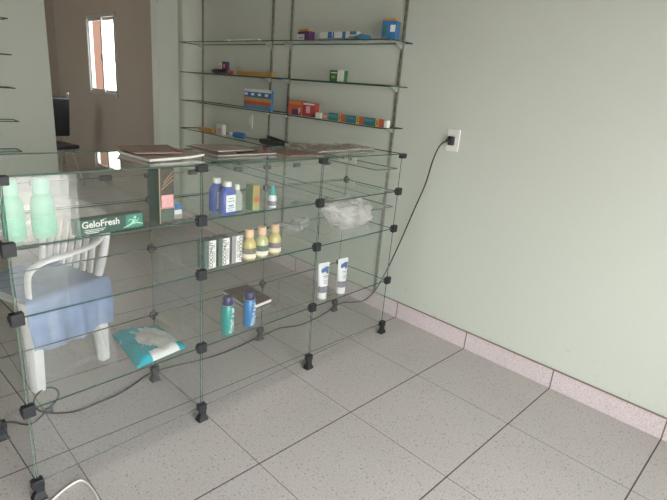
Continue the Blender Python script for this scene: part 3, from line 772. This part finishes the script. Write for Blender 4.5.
magazine(zt+.0058, [(-1.29, .585), (-1.10, .60), (-1.11, .80), (-1.30, .79)], 'pale open leaflet lying on the grey-brown magazine', .004, 'mag2', 'paper')
magazine(zt, [(-1.02, .44), (-.875, .415), (-.86, .60), (-1.01, .61)], 'red-printed newspaper right of the grey-brown magazine', .004, 'mag', 'mag', 'dred')
pn = thing('ballpoint_pen', 'dark pen lying on the grey-brown magazine near the front glass', 'pen', (-1.17, .545, zt+.0095), .25)
obj('barrel', bm_tube(bmesh.new(), [(-.07, 0, 0), (.055, 0, 0), (.07, 0, 0)], [.0036, .0036, .001], 10), M['black'], pn, smooth=40)
obj('clip', B((-.045, 0, .004), (.035, .002, .001)), M['alu'], pn)
# clear wrapped papers
def wrap(label, pts, h, seed, z, mat='bag2'):
    bm = bmesh.new(); n = 26; c = sum((Vector(p) for p in pts), Vector((0, 0)))/4
    g = []
    for side in (1, 0):
        rows = []
        for i in range(n+1):
            row = []
            for j in range(n+1):
                u, v = i/n, j/n
                p = (Vector(pts[0])*(1-u)+Vector(pts[1])*u)*(1-v)+(Vector(pts[3])*(1-u)+Vector(pts[2])*u)*v
                k = (max(0, 1-(2*u-1)**6)*max(0, 1-(2*v-1)**6))**.5
                zz = .001+side*k*h*(1+.5*noise.noise(Vector((u*7, v*7, seed)))+.4*abs(noise.noise(Vector((u*15, v*10, seed+4)))))
                row.append(bm.verts.new((p.x-c.x, p.y-c.y, zz)))
            rows.append(row)
        g.append(rows)
        for i in range(n):
            for j in range(n): bm.faces.new((rows[i][j], rows[i+1][j], rows[i+1][j+1], rows[i][j+1]))
    bmesh.ops.remove_doubles(bm, verts=bm.verts, dist=.0004)
    t = thing('wrapped_papers', label, 'papers', (c.x, c.y, z))
    obj('plastic_wrap', bm, film('wrap_film', (.62, .56, .53), .40, .25, 22, .3), t, smooth='all')
    obj('paper_stack', bm_loft(bmesh.new(), [[((p[0]-c.x)*.85, (p[1]-c.y)*.85, zz) for p in pts] for zz in (.002, h*.45)]), M['mag2'], t)
wrap('stack of papers in crumpled clear plastic on the wall end of the counter top', [(-.80, .50), (-.31, .56), (-.31, .72), (-.74, .81)], .012, 4.2, zt)

# ------------------------------------------------------------------ goods on the wall shelves
def on(k): return SZ[k]+.0001
# top shelf
for i, y in enumerate((2.30, 2.205, 2.12, 2.02, 1.94)):
    t = thing('blister_pack', ('small white pill strip lying on the top shelf, farthest from the camera', 'small white pill strip, second of a row on the top shelf', 'small white pill strip in the middle of the row on the top shelf', 'small white pill strip, fourth of the row on the top shelf', 'small white pill strip on the top shelf nearest the middle uprights')[i], 'pill strip', (-.13, y, on(0)), .1*((i*7) % 5-2), 'white pill strips on the top shelf')
    obj('foil', B((0, 0, .008), (.04, .075, .016), bev=.003), M['white'], t)
    bm = bmesh.new()
    for q in range(4): bm_lathe(bm, [(.007, .015), (.006, .019), (.001, .020)], 10, (0, -.027+q*.018, 0))
    obj('blisters', bm, M['paper'], t)
Q = PI/2*-1   # cartons whose front faces away from the wall
def wall_box(name, label, k, y, w, d, h, x=-.10, mats='white', prints=(), dz=0, rz=0, group=None):
    return box_item(name, label, 'box', (x, y, on(k)+dz), (w, d*.7, h), -PI/2+rz, mats, prints, group)
wall_box('medicine_box', 'purple and white carton on the top shelf beside the middle uprights', 0, 1.44, .125, .07, .060, mats='purple', prints=[('white_panel', 'f', .0, .62, .08, .72, 'wink'), ('purple_print', 'f', .1, .5, .3, .45, 'purple')], rz=-.1)
wall_box('medicine_box', 'flat orange carton lying on the purple and white carton', 0, 1.445, .10, .06, .012, mats='amber', dz=.0625)
wall_box('medicine_box', 'long pale teal carton under the stacked blue and white boxes', 0, 1.135, .31, .06, .014, mats='sky', prints=[('white_panel', 'f', .05, .7, .2, .8, 'wink')])
wall_box('medicine_box', 'white and blue carton at the far end of the top shelf stack', 0, 1.235, .11, .05, .036, mats='wink', dz=.0165, prints=[('blue_end', 'f', .68, 1, 0, 1, 'cblue')])
wall_box('medicine_box', 'white and blue carton in the middle of the top shelf stack', 0, 1.125, .10, .05, .036, mats='cblue', dz=.0165, prints=[('white_panel', 'f', .15, .85, 0, 1, 'wink')])
wall_box('medicine_box', 'small carton with blue, white and amber bands, near end of the top shelf stack', 0, 1.018, .09, .05, .036, mats='wink', dz=.0165, prints=[('blue_band', 'f', .4, 1, .5, 1, 'sky'), ('amber_band', 'f', .3, .9, 0, .3, 'amber')])
o = crumple('blue_pouch', 'flattened sky blue pouch at the near end of the stacked boxes', 'pouch', (-.11, .925, 0), (.035, .055, .018), 'sky', 1.7, on(0), .2)
t = wall_box('vitamin_box', 'upright blue box with orange top on the top shelf\'s near end', 0, .715, .085, .08, .098, x=-.115, mats='cblue', prints=[('white_panel', 'f', .60, .95, .42, .78, 'wink'), ('green_figures', 'f', .12, .30, .25, .75, 'fgreen'), ('orange_corner', 'f', .05, .4, .0, .10, 'amber')], rz=.25)
obj('orange_lid', B((0, 0, .104), (.070, .048, .012), bev=.002), M['amber'], t)
obj('azure_side', B((-.0431, 0, .05), (.001, .050, .094)), M['bluecan'], t)  # azure panel over the left side of the carton
# second shelf
for j, (y, m, h, w, lb) in enumerate(((2.425, 'white', .085, .03, 'slim white carton among dark items on the second shelf'), (2.365, 'purple', .095, .06, 'dark purple upright carton on the second shelf'), (2.30, 'red', .03, .06, 'low dark red carton before the purple one'))):
    wall_box('medicine_box', lb, 1, y, w, .04, h, x=-.11, mats=m, prints=[('pale_print', 'f', .3, .7, .5, .8, 'pink')])
o = crumple('black_pouch', 'crumpled black pouch on the second shelf in front of the purple carton', 'pouch', (-.165, 2.37, 0), (.028, .10, .018), 'black', 5.2, on(1), .3)
wall_box('flat_carton', 'long flat orange carton lying along the second shelf', 1, 2.05, .30, .05, .030, mats='amber', prints=[('orange_print', 'f', .05, .95, .3, .7, 'orange')])
wall_box('flat_carton', 'flat amber carton lying next to the long flat orange carton', 1, 1.83, .13, .05, .032, mats='amber', prints=[('orange_print', 'f', .1, .9, .2, .6, 'orange')])
wall_box('medicine_box', 'small box, half green and half white, alone on the second shelf', 1, 1.08, .125, .05, .066, x=-.13, mats='fgreen', prints=[('white_panel', 'f', .56, 1, 0, 1, 'wink'), ('lime_mark', 'f', .15, .4, .3, .5, 'lgreen'), ('white_line', 'f', .1, .5, .72, .82, 'wink')])
# third shelf: four matching boxes
fb_ = ['farthest', 'second from far', 'third from far', 'nearest']
for j in range(4):
    t = wall_box('medicine_box', 'blue box with orange and red bands, %s of four matching boxes' % fb_[j], 2, 2.035-j*.084, .082, .03, .142, x=-.12, mats='cblue', group='four matching blue, orange and red boxes',
             prints=[('white_top', 'f', 0, 1, .86, 1, 'wink'), ('orange_band', 'f', 0, 1, .40, .58, 'amber'), ('red_band', 'f', 0, 1, .20, .40, 'ored'), ('white_flash', 'f', .1, .55, .68, .80, 'wink'), ('blue_foot', 'f', 0, 1, 0, .2, 'sky')])
t = wall_box('medicine_box', 'orange-red box with purple mark and white letter F on the third shelf', 2, 1.475, .140, .06, .096, mats='ored', x=-.11, prints=[('purple_mark', 'f', .30, .78, .0, .40, 'purple'), ('orange_top', 'f', .05, .95, .7, .95, 'orange')])
text('lettering', 'F', .05, M['wink'], t, (.048, -.0218, .026), (PI/2, 0, 0), 1, .001)
t = wall_box('medicine_box', 'red box with pale lettered top beside the orange-red one', 2, 1.335, .120, .06, .088, mats='red', x=-.11, prints=[('pale_top_strip', 'f', .05, .95, .84, .96, 'wink'), ('pink_mark', 'f', .30, .62, .25, .75, 'pink'), ('purple_corner', 'f', .75, 1, 0, .2, 'purple')])
wall_box('small_carton', 'tiny white carton right of the red boxes', 2, 1.215, .05, .04, .034, mats='wink', x=-.14)
wall_box('small_carton', 'tiny pinkish carton next to the tiny white one', 2, 1.150, .05, .04, .034, mats='tan', x=-.14, prints=[('pink_panel', 'f', .2, .8, .2, .8, 'pink')])
tl = ['toothpaste carton in teal, yellow and red, farthest of three end to end', 'toothpaste carton in teal, yellow and red, middle of three end to end', 'toothpaste carton in teal, yellow and red with white end flap, nearest of three']
for j in range(3):
    y = 1.03-j*.152
    t = wall_box('toothpaste_box', tl[j], 2, y, .150, .042, .044, x=-.155, mats='cteal', group='three toothpaste cartons in a row',
                 prints=[('pale_mark', 'f', .05, .5, .55, .75, 'sky'), ('yellow_band', 'f', .60, .76, 0, 1, 'yellow'), ('red_band', 'f', .76, 1, 0, 1, 'ored')])
    text('lettering', '2', .030, M['ink'], t, (.027, -.0159, .022), (PI/2, 0, 0), 1, .0008)
wall_box('small_carton', 'small white carton at the near end of the toothpaste row', 2, .636, .022, .04, .040, x=-.155, mats='wink')
# fourth shelf
wall_box('ointment_box', 'flat orange carton at the far end of the fourth shelf', 3, 2.59, .22, .05, .030, mats='amber', x=-.14, prints=[('orange_print', 'f', .05, .9, .2, .7, 'orange')])
t = wall_box('medicine_box', 'small white cube carton with pink print on the fourth shelf', 3, 2.39, .095, .05, .080, mats='wink', x=-.13, prints=[('pink_print', 'f', .25, .8, .25, .6, 'pink'), ('grey_side', 'l', 0, 1, 0, 1, 'lgray')])
t = thing('small_bottle', 'blue bottle with white cap lying on its side on the fourth shelf', 'bottle', (-.14, 2.12, on(3)+.0), .15)
obj('body', bm_tube(bmesh.new(), [(0, .05, .0235), (0, .048, .0235), (0, -.055, .0235), (0, -.062, .0235)], [.018, .0232, .0232, .018], 18), M['cblue'], t, smooth=50)
obj('cap', bm_tube(bmesh.new(), [(0, .050, .0235), (0, .098, .0235), (0, .100, .0235)], [.014, .013, .010], 16), M['white'], t, smooth=40)
t = thing('open_case', 'long black open case on the fourth shelf near the middle uprights', 'case', (-.14, 1.675, on(3)), 0)
bm = bm_loft(bmesh.new(), [[(sx*.035*k, sy*.13*k, z) for sx, sy in ((-1, -1), (1, -1), (1, 1), (-1, 1))] for k, z in ((.85, 0), (1, .012), (1, .034), (.94, .038))])
obj('lower_shell', bm, M['black'], t)
obj('lid', bm_box(bmesh.new(), (.030, 0, .042), (.006, .25, .022), bev=.002, rx=.10), M['black'], t)
wall_box('medicine_box', 'small beige carton beside the black open case', 3, 1.465, .13, .05, .036, mats='tan', x=-.14, prints=[('pink_panel', 'f', .1, .8, .2, .6, 'pink'), ('cream_panel', 'f', .0, .5, .6, 1, 'cream')])

# ------------------------------------------------------------------ plastic armchair with a blue cloth
ang = .307
CH = thing('plastic_armchair', 'white plastic armchair with slatted back behind the left end of the counter', 'chair', (-1.845, 1.205, 0), ang)
def R3(ps, n=10): return smooth_path(ps, n)
# chair faces local -x
for sx, sy in ((-1, -1), (-1, 1), (1, -1), (1, 1)):
    top = (sx*.155, sy*.185, .42); foot = (sx*.165, sy*.195, 0)
    rings = []
    for z, k in ((0, .024), (.02, .026), (.25, .032), (.42, .038)):
        f = z/.42; cx = foot[0]+(top[0]-foot[0])*f; cy = foot[1]+(top[1]-foot[1])*f
        rings.append([(cx+a*k, cy+b*k, z) for a, b in ((-1, -.45), (-.7, -1), (.7, -1), (1, -.45), (1, .45), (.7, 1), (-.7, 1), (-1, .45))])
    obj('leg', bm_loft(bmesh.new(), rings), M['chairw'], CH, smooth=50)
bm = bmesh.new(); rows = []
for i in range(13):
    row = []
    for j in range(13):
        u, v = -1+i/6, -1+j/6
        row.append((.19*u, .215*v*(1-.05*max(0, u)), .435-.018*(1-u*u)*(1-v*v)-(.02 if abs(u) > .99 or abs(v) > .99 else 0)))
    rows.append(row)
V = [[bm.verts.new(p) for p in r] for r in rows]; V2 = [[bm.verts.new((p[0], p[1], p[2]-.012)) for p in r] for r in rows]
for i in range(12):
    for j in range(12):
        bm.faces.new((V[i][j], V[i+1][j], V[i+1][j+1], V[i][j+1])); bm.faces.new((V2[i][j], V2[i][j+1], V2[i+1][j+1], V2[i+1][j]))
for i in range(12):
    for j in (0, 12):
        bm.faces.new((V[i][j], V[i+1][j], V2[i+1][j], V2[i][j])); bm.faces.new((V[j][i], V[j][i+1], V2[j][i+1], V2[j][i]))
obj('seat', bm, M['chairw'], CH, smooth=50)
for sy in (-1, 1):
    path = R3([(-.165, sy*.205, .40), (-.180, sy*.230, .50), (-.175, sy*.245, .565), (-.12, sy*.25, .595), (0, sy*.25, .600), (.12, sy*.245, .615), (.19, sy*.225, .655)], 8)
    obj('armrest', bm_tube(bmesh.new(), path, .018, 10, flat=.5, up=(0, sy, .4) if False else None), M['chairw'], CH, smooth='all')

def bx(z): return .155+(z-.42)*.2
bm = bmesh.new()
top = R3([(bx(.42), -.20, .42), (bx(.58), -.225, .58), (bx(.67), -.215, .67), (bx(.725), -.18, .725), (bx(.74), 0, .74), (bx(.725), .18, .725), (bx(.67), .215, .67), (bx(.58), .225, .58), (bx(.42), .20, .42)], 8)
obj('back_frame', bm_tube(bm, top, .024, 10, flat=.6), M['chairw'], CH, smooth='all')
bm = bmesh.new()
for q in range(7):
    y = -.15+q*.05; zt_ = .72-abs(y)*.1
    bm_box(bm, ((bx(.44)+bx(zt_))/2, y, (.44+zt_)/2), (.010, .028, zt_-.44), ry=math.atan(.22), bev=.002)
obj('backrest', bm, M['chairw'], CH, smooth=40)
bm = bmesh.new()
rr = [(bx(.66)-.006, -.205, .65), (bx(.66)-.006, .205, .65), (bx(.735)-.006, .185, .735), (bx(.735)-.006, -.185, .735)]
f0 = [Vector(p) for p in rr]; bm_loft(bm, [f0, [p+Vector((.014, 0, .003)) for p in f0]])
obj('top_rail', bm, M['chairw'], CH)
# cloth over the seat, hanging over the near side
bm = bmesh.new(); N1, N2 = 40, 30; V = []
for i in range(N1+1):
    row = []
    s_ = i/N1
    for j in range(N2+1):
        v = j/N2; x = -.205+.385*v
        d = s_*.64
        fold = .012*math.sin(v*17+.6)+.008*math.sin(v*31)
        if d < .38: y = .15-d; z = .445+.004*math.sin(v*14)*math.cos(s_*9)
        elif d < .42: k = (d-.38)/.04*PI/2; y = -.23-.025*math.sin(k); z = .445-.025*(1-math.cos(k))
        else:
            k = d-.42; y = -.255-.05*k+fold*min(1, k*6); z = .42-k*(1.0-.22*abs(v-.45))
        row.append(bm.verts.new((x+.012*math.sin(s_*11)*(v-.5), y, z)))
    V.append(row)
for i in range(N1):
    for j in range(N2): bm.faces.new((V[i][j], V[i+1][j], V[i+1][j+1], V[i][j+1]))
cl_ = obj('blue_cloth', bm, M['cloth'], None, smooth='all')
cl_.location = (-1.845, 1.205, .001); cl_.rotation_euler = (0, 0, ang)
tag(cl_, 'pale blue cloth draped over the seat of the white plastic armchair', 'cloth')

# ------------------------------------------------------------------ rear room: dark chair with a pale tubular frame
t = thing('folding_chair', 'dark chair with a pale curved metal frame, in the rear room just past the doorway', 'chair', (-.53, 5.38, 0), .2+PI)
for sx in (-1, 1):
    obj('frame_tube', bm_tube(bmesh.new(), R3([(sx*.20, -.28, .01), (sx*.20, -.22, .30), (sx*.20, -.12, .60), (sx*.20, -.06, .85), (sx*.19, .04, 1.08)], 8), .012, 8), M['alu'], t, smooth='all')
    obj('leg', bm_tube(bmesh.new(), [(sx*.18, .28, .01), (sx*.18, .02, .46)], .011, 8), M['alu'], t, smooth='all')
obj('seat', B((0, -.02, .46), (.42, .42, .05), bev=.02), M['black'], t)
obj('backrest', B((0, .03, .80), (.38, .05, .46), bev=.02, rx=-.12), M['black'], t)

# ------------------------------------------------------------------ camera
def cam_setup():
    f, yaw, pitch, roll = 492.2401, .806079, -.309228, .0860467
    Cc = Vector((-2.41261, -1.19425, 1.344535))
    w = Vector((math.sin(yaw)*math.cos(pitch), math.cos(yaw)*math.cos(pitch), math.sin(pitch)))
    r = w.cross(Vector((0, 0, 1))).normalized(); u = r.cross(w)
    r2 = math.cos(roll)*r+math.sin(roll)*u; u2 = -math.sin(roll)*r+math.cos(roll)*u
    cd = bpy.data.cameras.new('camera'); cam = bpy.data.objects.new('camera', cd); COL.objects.link(cam)
    m = Matrix((r2, u2, -w)).transposed().to_4x4(); m.translation = Cc
    cam.matrix_world = m
    cd.sensor_fit = 'HORIZONTAL'; cd.sensor_width = 36; cd.lens = f/667*36; cd.clip_start = .02
    scn.camera = cam
cam_setup()

# ------------------------------------------------------------------ light
w = bpy.data.worlds.new('overcast_sky'); scn.world = w; w.use_nodes = True
N, L = w.node_tree.nodes, w.node_tree.links
bg = N['Background']
g = N.new('ShaderNodeTexCoord'); sp = N.new('ShaderNodeSeparateXYZ'); L.new(g.outputs['Generated'], sp.inputs[0])
cr = N.new('ShaderNodeValToRGB'); cr.color_ramp.elements[0].position = .0; cr.color_ramp.elements[0].color = (1.0, .965, .90, 1)
cr.color_ramp.elements[1].position = .7; cr.color_ramp.elements[1].color = (.88, .93, 1.0, 1)
L.new(sp.outputs['Z'], cr.inputs['Fac']); L.new(cr.outputs['Color'], bg.inputs['Color']); bg.inputs['Strength'].default_value = 7.0
sl = bpy.data.lights.new('sun', 'SUN'); sl.energy = 6; sl.angle = .03; sl.color = (1, .95, .86)
so = bpy.data.objects.new('sun', sl); COL.objects.link(so)
so.rotation_euler = Vector((.35, .45, -1.3)).to_track_quat('-Z', 'Y').to_euler()

scn.cycles.transparent_max_bounces = 48
scn.cycles.max_bounces = 10
scn.cycles.diffuse_bounces = 5
scn.cycles.glossy_bounces = 5
scn.cycles.use_denoising = True
scn.view_settings.view_transform = 'Standard'
scn.view_settings.look = 'None'
scn.view_settings.exposure = 0.5
